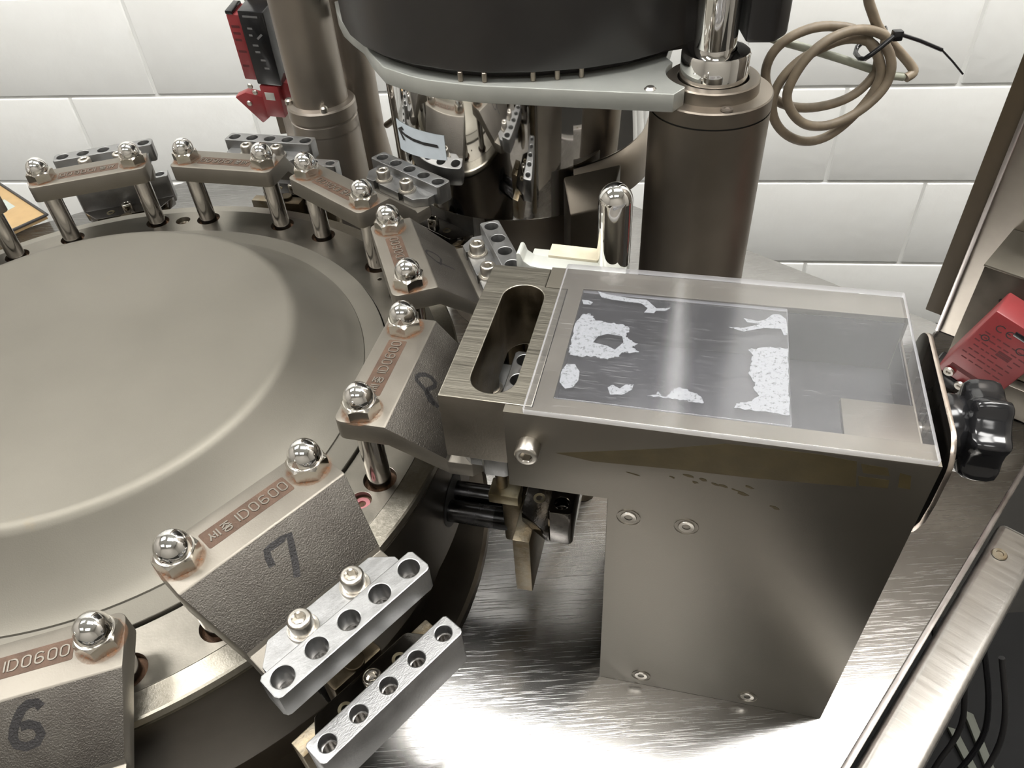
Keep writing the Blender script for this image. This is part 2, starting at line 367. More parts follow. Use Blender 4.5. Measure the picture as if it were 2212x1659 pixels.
# ------------------------------------------------------------------ turret
tur = empty('turret', 'round steel indexing turret with flat-topped dome cover', 'machine turret')
pf = [(0, 34.1), (126, 34.1), (129.2, 33.8), (131.5, 32.6), (133.5, 30.6), (136, 27.6), (148, 15.5), (159, 6.6), (164, 4.0), (167.0, 3.1), (167.4, 2.4)]
lathe('dome_cover', pf, 'dome', tur, 160)
lathe('inner_ring', [(160, 2.2), (181.2, 2.2), (181.5, 1.9), (181.5, -4)], 'dome', tur, 160, angle=30)
holes = []
for k in range(12):
    for t in (-32.4, 32.4):
        holes.append((200*math.cos(TH(k))-t*math.sin(TH(k)), 200*math.sin(TH(k))+t*math.cos(TH(k)), 8.9))
for k in (7.54, 9.54, 11.5):
    rr = 201 if k != 9.54 else 196
    holes.append((rr*math.cos(TH(k)), rr*math.sin(TH(k)), 5.6 if k != 9.54 else 1.6))
def circ(r, n=160): return [(r*math.cos(2*PI*i/n), r*math.sin(2*PI*i/n)) for i in range(n)]
plate('bearing_ring', circ(214.2), [circ(182.4)]+holes, -7, 0, 'ring', tur, bevel=0.15)
lathe('ring_floor', [(182.6, -4), (214, -4)], 'gunk', tur, 96)
lathe('rim', [(214.2, -3), (214.3, -0.25), (215, -0.4), (225.0, -1.9), (226, -2.6), (226.2, -6.8), (223.2, -7.4), (223.2, -9.4), (225.4, -9.8)], 'brushed', tur, 200, angle=20)
lathe('drum_wall', [(225.4, -9.8), (225.6, -12), (225.6, -78), (224, -80), (206, -80), (206, -133)], 'drum', tur, 200, angle=25)
lathe('base_flange', [(200, -133), (231, -133), (233.5, -134.5), (234, -139.5)], 'drum', tur, 160, angle=25)
for k in (7.54, 11.5):
    x, y = 201*math.cos(TH(k)), 201*math.sin(TH(k))
    s = lathe('ring_screw', [(0, -5), (1.9, -5), (2.1, -3), (4.2, -3), (4.5, -3.5), (4.5, -6.5)], 'pink' if k < 8 else 'nut', tur, 24, x, y)
for k in range(6, 14):
    a = TH(k); x, y = 225.75*math.cos(a), 225.75*math.sin(a)
    bm = bmesh.new(); n = 28
    vs = [bm.verts.new(((x-0*math.sin(a)-17*math.cos(2*PI*i/n)*math.sin(a))*S, (y+17*math.cos(2*PI*i/n)*math.cos(a))*S, (-51+17*math.sin(2*PI*i/n))*S)) for i in range(n)]
    for v in vs:
        d = math.hypot(v.co.x, v.co.y); v.co.x *= 0.2259/d; v.co.y *= 0.2259/d
    cv = bm.verts.new((0.2255*math.cos(a), 0.2255*math.sin(a), -0.051))
    cv.co.x = 0.2259*math.cos(a); cv.co.y = 0.2259*math.sin(a)
    for i in range(n): bm.faces.new((cv, vs[i], vs[(i+1) % n]))
    from_bm('rod_port', bm, 'dark', tur)

# ------------------------------------------------------------------ upper segment carriers
def bracket_body(parent):
    # lofted body: (rr, z_top, z_bot, half width)
    sec = [(-12, 51.2, 39, 41.5), (14.6, 51.2, 38.4, 41.5), (40.5, 26.8, 16.0, 34.8), (41.5, 24.6, 15.4, 34.8), (53.5, 24.6, 15.4, 34.6), (59, 24.6, 15.4, 29)]
    bm = bmesh.new()
    base = prismatic(bm, sec)
    # mark slope face material
    bmesh.ops.recalc_face_normals(bm, faces=bm.faces)
    es = [e for e in bm.edges if len(e.link_faces) == 2 and e.calc_face_angle(0) > 0.30]
    vert = [e for e in es if abs((e.verts[0].co-e.verts[1].co).normalized().z) > 0.9 and e.verts[0].co.x < -0.011]
    bmesh.ops.bevel(bm, geom=vert, offset=0.0045, segments=5, affect='EDGES', profile=0.5)
    es = [e for e in bm.edges if len(e.link_faces) == 2 and e.calc_face_angle(0) > 0.45]
    bmesh.ops.bevel(bm, geom=es, offset=0.0007, segments=2, affect='EDGES', profile=0.5, clamp_overlap=True)
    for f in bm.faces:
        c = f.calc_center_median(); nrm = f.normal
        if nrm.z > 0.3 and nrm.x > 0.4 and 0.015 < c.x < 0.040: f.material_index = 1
    me = bpy.data.meshes.new('body'); bm.to_mesh(me); bm.free()
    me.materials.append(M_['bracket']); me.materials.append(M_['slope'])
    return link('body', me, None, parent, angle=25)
def prismatic(bm, sec):
    R = [[bm.verts.new(V(x, s*w, z)) for s, z in ((-1, zb), (1, zb), (1, zt), (-1, zt))] for x, zt, zb, w in sec]
    bm.faces.new(R[0]); bm.faces.new(R[-1][::-1])
    for A, B in zip(R, R[1:]):
        for j in range(4): bm.faces.new((A[j], B[j], B[(j+1) % 4], A[(j+1) % 4]))
def acorn_nut(parent, x, y, z, rot):
    bm = bmesh.new(); n = 6; R = 9.55
    hx = lambda r, zz, m=1.0: [bm.verts.new(V(r*math.cos(rot+i*PI/3), r*math.sin(rot+i*PI/3), zz)) for i in range(6)]
    # hexagon with a conical chamfer, built as 48 columns
    cols = []; N = 48
    for i in range(N):
        a = 2*PI*i/N; ah = (a % (PI/3))-PI/6; rh = 8.25/math.cos(ah)
        ch = max(0, (rh-8.3))*0.75
        cols.append([bm.verts.new(V(rr*math.cos(a+rot), rr*math.sin(a+rot), zz)) for rr, zz in ((0.01, 0), (rh-.2, 0), (rh, .2), (rh, 6.8-ch), (8.1, 7.2), (7.5, 7.3))])
    for i in range(N):
        A, B = cols[i], cols[(i+1) % N]
        for j in range(5): bm.faces.new((A[j], B[j], B[j+1], A[j+1]))
    me_o = from_bm('hex_base', bm, 'nut', None, angle=20)
    me_o.parent = parent; me_o.location = V(x, y, z)
    prof = [(7.45, 7.2), (7.55, 8.2)]+[(7.55*math.cos(a*PI/2/12), 9.0+7.9*math.sin(a*PI/2/12)) for a in range(0, 12)]+[(0.9, 16.85), (0, 16.85)]
    d = lathe('acorn_dome', prof, 'chrome', None, 40, angle=60); d.parent = me_o
    return me_o
def socket_screw(name, parent, x, y, z, r, h, mat='bolt', washer=True, sr=None, n=32):
    sr = sr or r*0.52; N = 48; bm = bmesh.new(); cols = []
    for i in range(N):
        a = 2*PI*i/N; ah = (a % (PI/3))-PI/6; rh = sr*0.88/math.cos(ah)
        kn = r+(0.12 if i % 2 else 0)
        cols.append([bm.verts.new(V(q*math.cos(a), q*math.sin(a), zz)) for q, zz in ((kn, 0), (kn, h-1.2), (r-.4, h-.3), (r-.9, h), (sr+.35, h), (rh, h-.5), (rh, h*.45), (0.01, h*.40))])
    for i in range(N):
        A, B = cols[i], cols[(i+1) % N]
        for j in range(7): bm.faces.new((A[j], B[j], B[j+1], A[j+1]))
    o = from_bm(name, bm, mat, None, angle=35); o.parent = parent; o.location = V(x, y, z)
    if washer:
        w_ = lathe('washer', [(r-.2, 0), (r+.2, 0.2), (r+1.5, 0.15), (r+1.7, -0.3), (r+1.7, -1.2)], mat, None, 32); w_.parent = o
    return o
def bar_outline(r0, r1, hw, c=2.4):
    return [(r0+c*.6, -hw), (r1-c, -hw), (r1-.6, -hw+.9), (r1, -hw+c), (r1, hw-c), (r1-.6, hw-.9), (r1-c, hw), (r0+c*.6, hw), (r0, hw-c*.6), (r0, -hw+c*.6)]
LET = []
def letters():
    st = []
    def add(x, pts_list):
        for p in pts_list: st.append([(x+q[0], q[1]) for q in p])
    # u runs along the plate, v is up; glyph height ~5
    add(-19.2, [[(1.5, 4.9), (1.5, 3.2), (0.3, 0.7)], [(1.5, 3.2), (2.6, 1.0)], [(3.6, 4.8), (3.6, 0.6)], [(4.9, 5.0), (4.9, 0.4)], [(2.5, 2.9), (3.6, 2.9)]])
    add(-12.8, [[(0.5, 5.0), (4.3, 5.0)], [(2.4, 5.0), (2.2, 4.2), (0.6, 3.1)], [(2.3, 4.3), (4.2, 3.1)], [(2.4, 3.1), (2.4, 2.3)], [(0.2, 2.3), (4.6, 2.3)], arc(2.4, 0.85, 1.7, .9, 0, 360, 14)])
    add(-5.6, [[(0.6, 5.2), (0.6, 0.3)]])
    add(-3.6, [[(0, 5.2), (0, 0.3), (1.6, .3)]+arc(1.7, 2.75, 2.0, 2.45, -80, 80, 8)+[(1.2, 5.2), (0, 5.2)]])
    st[-1] = st[-1]
    def zero(x): add(x, [arc(1.75, 4.0, 1.6, 1.3, 0, 180, 8)+arc(1.75, 1.5, 1.6, 1.3, 180, 360, 8)+[(3.35, 4.0)]])
    zero(1.6)
    add(6.6, [arc(1.75, 4.2, 1.5, 1.1, 20, 180, 7)+arc(1.75, 1.6, 1.6, 1.4, 180, 450, 14)+[(0.6, 2.6)]])
    zero(11.6); zero(16.4)
    return st
DIG = {7: [[(13.8, -6.8), (10, -6.2), (7.1, -4.9), (7.0, -3), (7.1, 3), (7.3, 6.3), (13.5, 3.6), (19, 1.2), (23.9, -1.5)]],
       8: [[(21.3, -10.0), (17.5, -8.6), (14.9, -6.8), (10.5, -5.4), (7.4, -4.5), (4.6, -3.6), (4.0, -1.8), (5.0, 0.9), (8, 3.4), (11.2, 4.2), (14.3, 3.1), (15, 0.5), (13.6, -2.0), (12.2, -4.2), (12.6, -7.2), (15.5, -9.6), (19, -9.9)]],
       9: [[(11.6, -8.0), (9.1, -6.2), (6, -4.4), (3.1, -2.4), (2.4, -0.2), (4.2, 3.0), (8.5, 4.3), (12.5, 3.9), (14.6, 1.2), (13.4, -3), (11.6, -8.0)], [(9.6, -6.6), (14, -5.2), (19, -4.3), (24.3, -3.6)]],
       6: [[(6.9, 9.4), (4.6, 8.0), (4.2, 5.0), (5.6, 2.4), (8.4, 0.3), (11.6, -1.6), (15.2, -2.8), (18.3, -2.0), (20.0, 1.2), (19.5, 5.2), (16.8, 7.3), (13.4, 6.4), (11.8, 3.6), (11.9, 0.6)]]}
SL = (40.5-14.6, 26.8-51.2); SLN = math.hypot(*SL); sx, sz = SL[0]/SLN, SL[1]/SLN
_p = {}
def proto_mesh(key, fn):
    if key not in _p: _p[key] = fn()
    return _p[key]
UP = []
def make_upper():
    root = bpy.data.objects.new('capsule_segment_holder', None); C.objects.link(root); root.empty_display_size = .02
    bracket_body(root)
    # engraved name field: sunk look made by a thin framed recess plate
    plate('name_field', rrect(-5.2, 5.0, -21.4, 21.4, 1.0), [], 51.1, 51.32, 'rust', root, bevel=0.05)
    ribbon('raised_lettering', letters(), 0.62, 'bracket', root, lambda u, v, h: (2.75-v, u, 51.3+h), 0.4)
    for t, r_ in ((-32.4, 0.25), (32.4, -0.15)):
        nt_ = acorn_nut(root, 0, t, 51.2, r_)
        st_ = lathe('rust_stain', [(0, 0.06), (10.6, 0.06)], 'stainring', None, 40, angle=None); st_.parent = nt_
    UP.append(root)
    plate('segment_bar', bar_outline(60.1, 73.4, 38.6), [(66.7, 15.88*i, 4.55) for i in range(-2, 3)], 23.6, 38.0, 'alu', root, bevel=0.5)
    bm = bmesh.new()
    for i in range(-2, 3):
        N = 24; ro, ri = 4.65, 3.75
        A = [bm.verts.new(V(66.7+ro*math.cos(2*PI*j/N), 15.88*i+ro*math.sin(2*PI*j/N), 27)) for j in range(N)]
        B = [bm.verts.new(V(66.7+ri*math.cos(2*PI*j/N), 15.88*i+ri*math.sin(2*PI*j/N), 27)) for j in range(N)]
        D = [bm.verts.new(V(66.7+ri*math.cos(2*PI*j/N), 15.88*i+ri*math.sin(2*PI*j/N), 23.8)) for j in range(N)]
        for j in range(N):
            j2 = (j+1) % N; bm.faces.new((A[j], A[j2], B[j2], B[j])); bm.faces.new((B[j], B[j2], D[j2], D[j]))
    from_bm('bore_shoulder', bm, 'hole', root)
    plate('clamp_ear', [(44.8, -26), (45.4, -27), (53.2, -34.2), (60.6, -34.2), (60.6, 34.2), (53.2, 34.2), (45.4, 27), (44.8, 26), (44.8, 18.2), (48.6, 18.2), (48.6, 12.2), (44.8, 12.2), (44.8, -10.2), (48.6, -10.2), (48.6, -16.2), (44.8, -16.2)], [], 24.7, 31.2, 'alu', root, bevel=0.3)
    for t in (-13.3, 13.3): socket_screw('socket_screw', root, 51.7, t, 32.4, 5.0, 7.3)
    return root
def stain_mat():
    m, t, b = nt('rust_ring_stain'); b.inputs['Base Color'].default_value = (0.19, 0.085, 0.035, 1); b.inputs['Roughness'].default_value = 0.7
    out = [n for n in t.nodes if n.type == 'OUTPUT_MATERIAL'][0]
    tc = t.nodes.new('ShaderNodeTexCoord'); sep = t.nodes.new('ShaderNodeVectorMath'); sep.operation = 'LENGTH'; lnk(t, tc.outputs['Object'], sep.inputs[0])
    n = tex_noise(t, 260, 6, 0.7)
    mr = t.nodes.new('ShaderNodeMapRange'); mr.inputs[1].default_value = 0.0112; mr.inputs[2].default_value = 0.0082; mr.inputs[3].default_value = 0.0; mr.inputs[4].default_value = 1.2
    lnk(t, sep.outputs['Value'], mr.inputs[0])
    mu = t.nodes.new('ShaderNodeMath'); mu.operation = 'MULTIPLY'; r = ramp(t, n.outputs[0], 0.38, (0.15, .15, .15), 0.62, (1, 1, 1))
    lnk(t, mr.outputs[0], mu.inputs[0]); lnk(t, r.outputs[0], mu.inputs[1])
    tr = t.nodes.new('ShaderNodeBsdfTransparent'); mx = t.nodes.new('ShaderNodeMixShader')
    lnk(t, mu.outputs[0], mx.inputs[0]); lnk(t, tr.outputs[0], mx.inputs[1]); lnk(t, b.outputs[0], mx.inputs[2]); lnk(t, mx.outputs[0], out.inputs['Surface'])
    return m
M_['stainring'] = stain_mat()
up0 = make_upper()
def tree_copy(o, parent=None):
    c = o.copy(); C.objects.link(c)
    if parent: c.parent = parent
    for ch in list(o.children): tree_copy(ch, c)
    return c
ULAB = {6: 'cast steel segment holder marked 6, lowest on its posts, at lower left',
        7: 'cast steel segment holder marked 7 with bright five-hole aluminium bar, in the foreground',
        8: 'cast steel segment holder marked 8, tucked partly under the slotted feed block',
        9: 'cast steel segment holder marked 9, just behind the feed block',
        10: 'unmarked steel segment holder beside the chrome bowl, third beyond the feed block side',
        11: 'unmarked steel segment holder in front of the red switch and rear column',
        12: 'unmarked steel segment holder at upper left standing against the white wall',
        13: 'steel segment holder cut off by the left edge of the photo'}
for k in range(6, 14):
    o = up0 if k == 6 else tree_copy(up0)
    UP.append((k, o))
for k, o in UP[1:]:
    dz = -24.4 if k == 6 else 0.0
    o.location = V(200*math.cos(TH(k)), 200*math.sin(TH(k)), dz); o.rotation_euler.z = TH(k)
    o['label'] = ULAB[k]; o['category'] = 'machine part'; o['group'] = 'segment holders around the turret'
    zb = -6.9-dz
    for t in (-32.4, 32.4): lathe('guide_post', [(6.3, 38.9), (6.3, zb+5), (6.3, zb)], 'shaft', o, 32, 0, t)
    if k in DIG:
        ribbon('marker_digit', DIG[k], {6: 3.6, 7: 3.0, 8: 2.5, 9: 1.7}[k], 'marker', o, lambda u, v, h: (14.6+sx*u-sz*h, v, 51.2+sz*u+sx*h), 0.06)

# ------------------------------------------------------------------ lower segment carriers
def make_lower():
    root = bpy.data.objects.new('lower_capsule_segment', None); C.objects.link(root); root.empty_display_size = .02
    # local x = 0 at hole row
    plate('segment_bar', bar_outline(-6.3, 6.2, 38.6, 2.0), [(0, 15.88*i, 3.75) for i in range(-2, 3)], -25, 0, 'aluscr', root, bevel=0.5)
    bm = bmesh.new()
    for i in range(-2, 3):
        N = 24
        for ro, ri, z in ((3.85, 3.3, -7), (3.4, 2.6, -16)):
            A = [bm.verts.new(V(ro*math.cos(2*PI*j/N), 15.88*i+ro*math.sin(2*PI*j/N), z)) for j in range(N)]
            B = [bm.verts.new(V(ri*math.cos(2*PI*j/N), 15.88*i+ri*math.sin(2*PI*j/N), z)) for j in range(N)]
            D = [bm.verts.new(V(ri*math.cos(2*PI*j/N), 15.88*i+ri*math.sin(2*PI*j/N), z-9)) for j in range(N)]
            for j in range(N):
                j2 = (j+1) % N; bm.faces.new((A[j], A[j2], B[j2], B[j])); bm.faces.new((B[j], B[j2], D[j2], D[j]))
    from_bm('bore_shoulder', bm, 'hole', root)
    plate('clamp_ear', [(-23.5, -25), (-22.8, -27), (-8, -37), (-6.2, -37), (-6.2, 37), (-8, 37), (-22.8, 27), (-23.5, 25)], [], -27, -19.5, 'steeldk', root, bevel=0.4)
    prism('carrier_plate', [(-39.7, -27.2), (39.7, -27.2), (39.7, -50), (22, -74), (-22, -74), (-30, -74), (-39.7, -74)], -25.6, -16.2, 'carrier', root, 'x', 0.7)
    box('carrier_web', -38, -25.6, -14, 14, -66, -20, 'carrierdk', root, 2)
    cyl('seat_boss', -30, 1, -20, -17.5, 5, 'carrierdk', root, 24)
    socket_screw('socket_screw', root, -15.5, 0.7, -19.5, 4.4, 6, 'nut', False)
    for t in (-15.5, 15.5): lathe('bushing', [(1.7, -19.8), (1.9, -19.3), (3.3, -19.2), (3.5, -19.7)], 'brass', root, 24, -15.5, t)
    return root
lo0 = make_lower()
LOW = {6: (68.5, -7, 'lower aluminium five-hole segment beneath the holder marked 6'),
       7: (82.1, 3.2, 'lower aluminium five-hole segment pushed out in front of the holder marked 7'),
       8: (98.0, 1.4, 'dark lower segment reaching out under the hopper housing'),
       9: (98.0, 2.0, 'lower segment hidden in shade below the holder marked 9'),
       10: (98.2, 2.0, 'lower segment slid under the chrome bowl'),
       11: (98.4, 2.0, 'lower aluminium segment reaching out before the rear column'),
       12: (82.8, 1.8, 'lower segment seen through the posts of the upper left holder')}
for k, (rr, z, lab) in LOW.items():
    o = lo0 if k == 6 else tree_copy(lo0)
    a = TH(k); o.location = V((200+rr)*math.cos(a), (200+rr)*math.sin(a), z); o.rotation_euler.z = a
    o['label'] = lab; o['category'] = 'machine part'; o['group'] = 'lower segments around the turret'
    for t in (-7.5, 7.5):
        x1 = -36; x0 = 24-rr; L_ = x1-x0
        if L_ < 4: continue
        tube('slide_rod', [(x0, t, -54), (x1, t, -54)], 6.6, 'rod', o, 24)
    if k == 8:
        for ob in o.children:
            if ob.name.startswith('segment_bar'): ob.data = ob.data.copy(); ob.data.materials[0] = M_['steeldk']
        wb = box('wear_block', 56.5-rr, 73-rr, -24.5, -12.5, -18, -11, 'brass', o, .6)
        cyl('push_pin', 62.5-rr, -17, -11.2, 21, 3.2, 'carrier', o, 20)

# ------------------------------------------------------------------ feed housing (frame of station 8)
A8 = TH(8); O8 = (200*math.cos(A8), 200*math.sin(A8), 0)
fb = empty('feed_block', 'ground steel feed block with a long rounded slot, between the turret and the housing', 'machine part', O8, A8)
sl = []
for i in range(17):
    a = -PI*i/16; sl.append((67.2+10.6*math.cos(a)*1.0, -27.5+10.6*math.sin(a)))
for i in range(17):
    a = PI-PI*i/16; sl.append((67.2+10.6*math.cos(a), 32.4+10.6*math.sin(a)))
fbo = plate('block_body', [(45.4, -43.3), (88, -43.3), (88, 42.8), (76.5, 42.8), (76.5, 58.9), (45.4, 58.9)], [sl], 40, 79.4, 'block', fb, bevel=0.5)
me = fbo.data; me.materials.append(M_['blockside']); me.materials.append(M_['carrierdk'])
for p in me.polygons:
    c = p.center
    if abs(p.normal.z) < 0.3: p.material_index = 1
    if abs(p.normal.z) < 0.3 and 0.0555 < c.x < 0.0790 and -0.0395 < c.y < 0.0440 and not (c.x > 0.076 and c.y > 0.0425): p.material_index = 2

hs = empty('hopper_housing', 'tall stainless housing with a bolted side and clear acrylic lid, standing on the deck', 'machine housing', O8, A8)
prof = [(76.2, 79.2), (250, 79.2), (250, -140), (122.5, -140), (122.5, 30.8), (76.2, 30.8)]
prism('front_panel', prof, -48.3, -43.7, 'house', hs, 'y', 0.4)
prism('back_panel', [(76.8, 79.2)]+prof[1:5]+[(76.8, 30.8)], 45, 61, 'house', hs, 'y', 0.4)
box('inner_wall', 88.2, 91, -43.5, 45, 31, 79.0, 'house', hs, 0.2)
box('under_plate', 91.2, 122.5, -43.5, 44.9, 31, 35, 'house', hs, 0.2)
box('leg_wall', 122.5, 126, -43.5, 44.9, -140, 31, 'house', hs, 0.2)
box('shade_liner', 91.2, 248.3, 44.5, 44.9, 47.2, 76, 'inside_shade', hs, 0)  # added dark sheets that paint shade onto the hollow's walls
box('shade_liner', 91.2, 248.3, -43.5, -43.2, 47.2, 65, 'inside_shade', hs, 0)
box('shade_liner', 248.4, 248.9, -43, 44.4, 47.2, 65, 'inside_shade', hs, 0)
box('end_wall', 249, 250, -43.5, 44.9, -140, 66, 'house', hs, 0.2)
box('trough_floor', 91.2, 248.9, -43.5, 44.9, 44, 47, 'inside_shade', hs, 0.2)
plate('top_frame', [(76.2, -48.2), (249.8, -48.2), (249.8, -36.8), (221, -36.8), (96, -36.6), (96, 44.5), (247.5, 44.5), (247.5, 60.8), (76.8, 60.8), (76.8, 43.0), (88.3, 43.0), (88.3, -43.6), (76.2, -43.6)], [], 76.5, 79.4, 'hframe', hs, bevel=0.15)
box('shelf', 218, 248, -43, -4, 66, 69, 'house', hs, 0.3)
socket_screw('side_screw', hs, 0, 0, 0, 5.4, 7.5, 'bolt', False)
ss = [c for c in hs.children if c.name.startswith('side_screw')][0]
ss.rotation_euler = (PI/2, 0, 0); ss.location = V(87, -48.3, 60.3)
for x, z in ((132.7, 19.5), (159.2, 19.0), (147.0, -129.2), (208, -130.4)):
    s = lathe('countersunk_screw', [(0.01, -2.0), (1.6, -2.0), (1.9, 0.1), (3.6, 0.3), (4.0, -0.5), (4.0, -1), (5.3, -.7), (5.5, 0.15)], 'bolt', None, 32)
    s.parent = hs; s.location = V(x, -48.4, z); s.rotation_euler = (PI/2, 0, 0)
    s.data.materials.append(M_['dark'])
    for p in s.data.polygons:
        d = math.hypot(p.center.x, p.center.y)/S
        if d < 1.8 or 4.0 < d < 5.2: p.material_index = 1
def decal(name, pts, parent, yf, mat, th=0.12):
    return prism(name, pts, yf, yf-th, mat, parent, 'y', 0)
decal('tape_residue', [(98.8, 57.5), (117.8, 62.2), (146.9, 69.9), (169.3, 77.1), (185.3, 77.4), (205.5, 77.8), (219.6, 76.4), (222.6, 61.7), (209.0, 60.5), (183.3, 58.6), (152.2, 57.6), (115.2, 55.3)], hs, -48.3, 'tape')
for q in ([(221.3, 75.5), (231.2, 75.1), (233.1, 70.6), (223.3, 70.4)], [(221.9, 68.2), (233.7, 68.2), (234.2, 63.3), (223.5, 62.8)], [(236.2, 73.1), (240.6, 72.2), (242.3, 64.4), (237.7, 64.7)]):
    decal('tape_residue', q, hs, -48.3, 'tape')
for i, (x, z) in enumerate([(133.3, 50.6), (156.8, 54.3), (159.8, 50.8), (168.3, 51.3), (171.8, 50.7), (177.1, 49.2), (179.9, 47.7), (182.2, 52.4), (194.5, 41.3), (150, 52), (163, 53)]):
    w_, h_ = random.uniform(1.2, 3), random.uniform(.4, 1)
    pts = [(x+w_*math.cos(a)*random.uniform(.6, 1.2), z+h_*math.sin(a)*random.uniform(.5, 1.3)-0.25*w_*math.cos(a)) for a in [j*PI/4 for j in range(8)]]
    decal('stain_fleck', pts, hs, -48.3, 'tape')
# clear lid: outer sheet, thinner sheet below it, white residue between
lid = empty('acrylic_lid', 'clear acrylic cover sheet lying on top of the hopper housing', 'cover', O8, A8)
plate('cover_sheet', rrect(84.9, 248.6, -48.6, 60.8, 1.2), [], 79.6, 82.6, 'acrylic', lid, bevel=0.35, edge='acryledge')
plate('lower_sheet', rrect(95.5, 195, -35.5, 44.0, .5), [], 77.2, 78.9, 'acrylic', lid, bevel=0.2, edge='acryledge')
RES = {'a': [(98.7, 23.8), (102.7, 24.8), (105.8, 20.1), (111.8, 19.2), (118.7, 19.4), (122.6, 16.2), (121.6, 10.6), (123.5, 8.2), (127.7, 6.2), (125.3, 3.1), (128.9, 0.3), (124.7, -1.3), (121.3, -1.0), (119.6, -4.8), (115.5, -7.1), (108.6, -6.1), (102.1, -7.2), (98.0, -6.6), (97.0, -2.4), (96.9, 6.5), (96.5, 15.8)],
'b': [(97.6, -13.5), (101.4, -12.9), (104.3, -17.4), (104.7, -23.0), (102.9, -28.2), (99.9, -29.5), (96.8, -26.0), (96.2, -18.0)],
'c': [(103.4, 43.7), (108.6, 41.8), (113.6, 41.1), (120.9, 40.2), (128.1, 40.3), (132.1, 36.0), (133.4, 34.2), (138.0, 34.9), (140.3, 35.9), (138.2, 33.0), (133.6, 32.3), (132.6, 30.2), (128.0, 30.0), (129.4, 33.6), (126.0, 37.0), (118.9, 37.3), (111.6, 37.8), (106.0, 38.9)],
'd': [(96.7, 35.4), (99.8, 35.5), (102.4, 34.3), (101.5, 32.1), (97.9, 32.0)],
'e': [(174.7, 33.1), (181.4, 31.7), (184.7, 33.4), (188.1, 38.1), (191.4, 38.6), (194.2, 35.2), (194.7, 23.4), (192.8, 23.1), (191.8, 27.5), (184.7, 27.2), (174.9, 22.9), (168.2, 25.1), (174.8, 25.6), (182.5, 29.6), (176.4, 30.2)],
'f': [(177.2, 10.0), (184.7, 13.0), (194.8, 13.8), (194.6, -6.1), (194.2, -29.6), (187.5, -29.3), (179.7, -29.3), (171.8, -29.2), (172.7, -26.1), (177.7, -24.1), (182.1, -19.9), (179.6, -15.7), (180.6, -11.7), (177.4, -5.8), (178.4, -0.8), (179.4, 6.1)],
'g': [(118.1, -25.6), (119.9, -23.6), (123.3, -25.4), (125.6, -22.4), (129.0, -21.8), (128.6, -25.3), (124.9, -29.1), (119.7, -29.9)],
'h': [(135.2, -28.0), (139.2, -26.6), (139.8, -24.1), (141.3, -27.0), (143.9, -27.3), (145.1, -23.2), (149.0, -20.2), (154.3, -22.4), (157.5, -24.2), (159.3, -28.4), (154.7, -28.4), (148.6, -28.0), (143.5, -28.1)]}
def residue_mat():
    m, t, b = nt('dried_white_residue'); b.inputs['Base Color'].default_value = (0.27, 0.28, 0.29, 1); b.inputs['Roughness'].default_value = 0.5
    out = [n for n in t.nodes if n.type == 'OUTPUT_MATERIAL'][0]
    n = tex_noise(t, 480, 5, 0.75); r = ramp(t, n.outputs[0], 0.37, (0.35, .35, .35), 0.47, (1, 1, 1))
    tr = t.nodes.new('ShaderNodeBsdfTransparent'); mx = t.nodes.new('ShaderNodeMixShader')
    lnk(t, r.outputs[0], mx.inputs[0]); lnk(t, tr.outputs[0], mx.inputs[1]); lnk(t, b.outputs[0], mx.inputs[2]); lnk(t, mx.outputs[0], out.inputs['Surface'])
    return m
M_['residue'] = residue_mat()
def rough_poly(pts, n=4, amp=0.5):
    out = []; m = len(pts)
    for i in range(m):
        a, b = pts[i], pts[(i+1) % m]; L_ = math.hypot(b[0]-a[0], b[1]-a[1])
        for j in range(n):
            f = j/n; s = amp*min(1, L_/5)*(0 if j == 0 else 1)
            out.append((a[0]+(b[0]-a[0])*f+random.uniform(-s, s), a[1]+(b[1]-a[1])*f+random.uniform(-s, s)))
    return out
hole_a = [(108.7, 8.5), (112.9, 11.0), (119.9, 10.3), (121.0, 6.0), (117.8, 0.1), (114.2, 2.2), (107.1, 3.7)]
for k, p in RES.items():
    amp = 0.6 if k in 'afh' else 0.12
    cen = (sum(q[0] for q in p)/len(p), sum(q[1] for q in p)/len(p))
    plate('residue_patch', rough_poly(p, 5, amp), [hole_a] if k == 'a' else [], 78.95, 79.25, 'residue', lid, bevel=0.02, res=0)
# latch plate and knob
lt = empty('latch_plate', 'dark bent latch plate with rounded corners at the end of the housing', 'machine part', O8, A8)
pts = []
for (cx, cz, r, a0, a1) in ((33, 62, 15, 0, 80), (-22, 62, 15, 100, 180)):
    pts += [(cx+r*math.cos(math.radians(a0+(a1-a0)*i/8)), cz+r*math.sin(math.radians(a0+(a1-a0)*i/8))) for i in range(9)]
pts += [(-37, 44), (-35.5, 30), (-30, 16), (-20, 2), (0, -4), (24, 0), (42, 20), (47.5, 40)]
pl = prism('plate', pts, 257.0, 259.4, 'latch', lt, 'x', 0.5)
pl.data.materials.append(M_['edgebr'])
for p in pl.data.polygons:
    if abs(p.normal.x) < 0.8: p.material_index = 1
tube('stud', [(249.9, 3, 48), (257.2, 3, 48)], 4, 'bolt', lt, 16)
kb = empty('clamp_knob', 'glossy black lobed plastic clamp knob on the latch plate', 'knob', O8, A8)
def xl(name, prof, lobes, amp, mat, parent, cy, cz, N=96):
    bm = bmesh.new(); cols = []
    for i in range(N):
        a = 2*PI*i/N; f = 1+amp*(math.cos(lobes*a)*0.5+0.12*math.cos(2*lobes*a))
        cols.append([bm.verts.new(V(x, cy+r*(f if r > 16 else 1)*math.cos(a), cz+r*(f if r > 16 else 1)*math.sin(a))) for r, x in prof])
    for i in range(N):
        A, B = cols[i], cols[(i+1) % N]
        for j in range(len(prof)-1): bm.faces.new((A[j], B[j], B[j+1], A[j+1]))
    return from_bm(name, bm, mat, parent, angle=50)
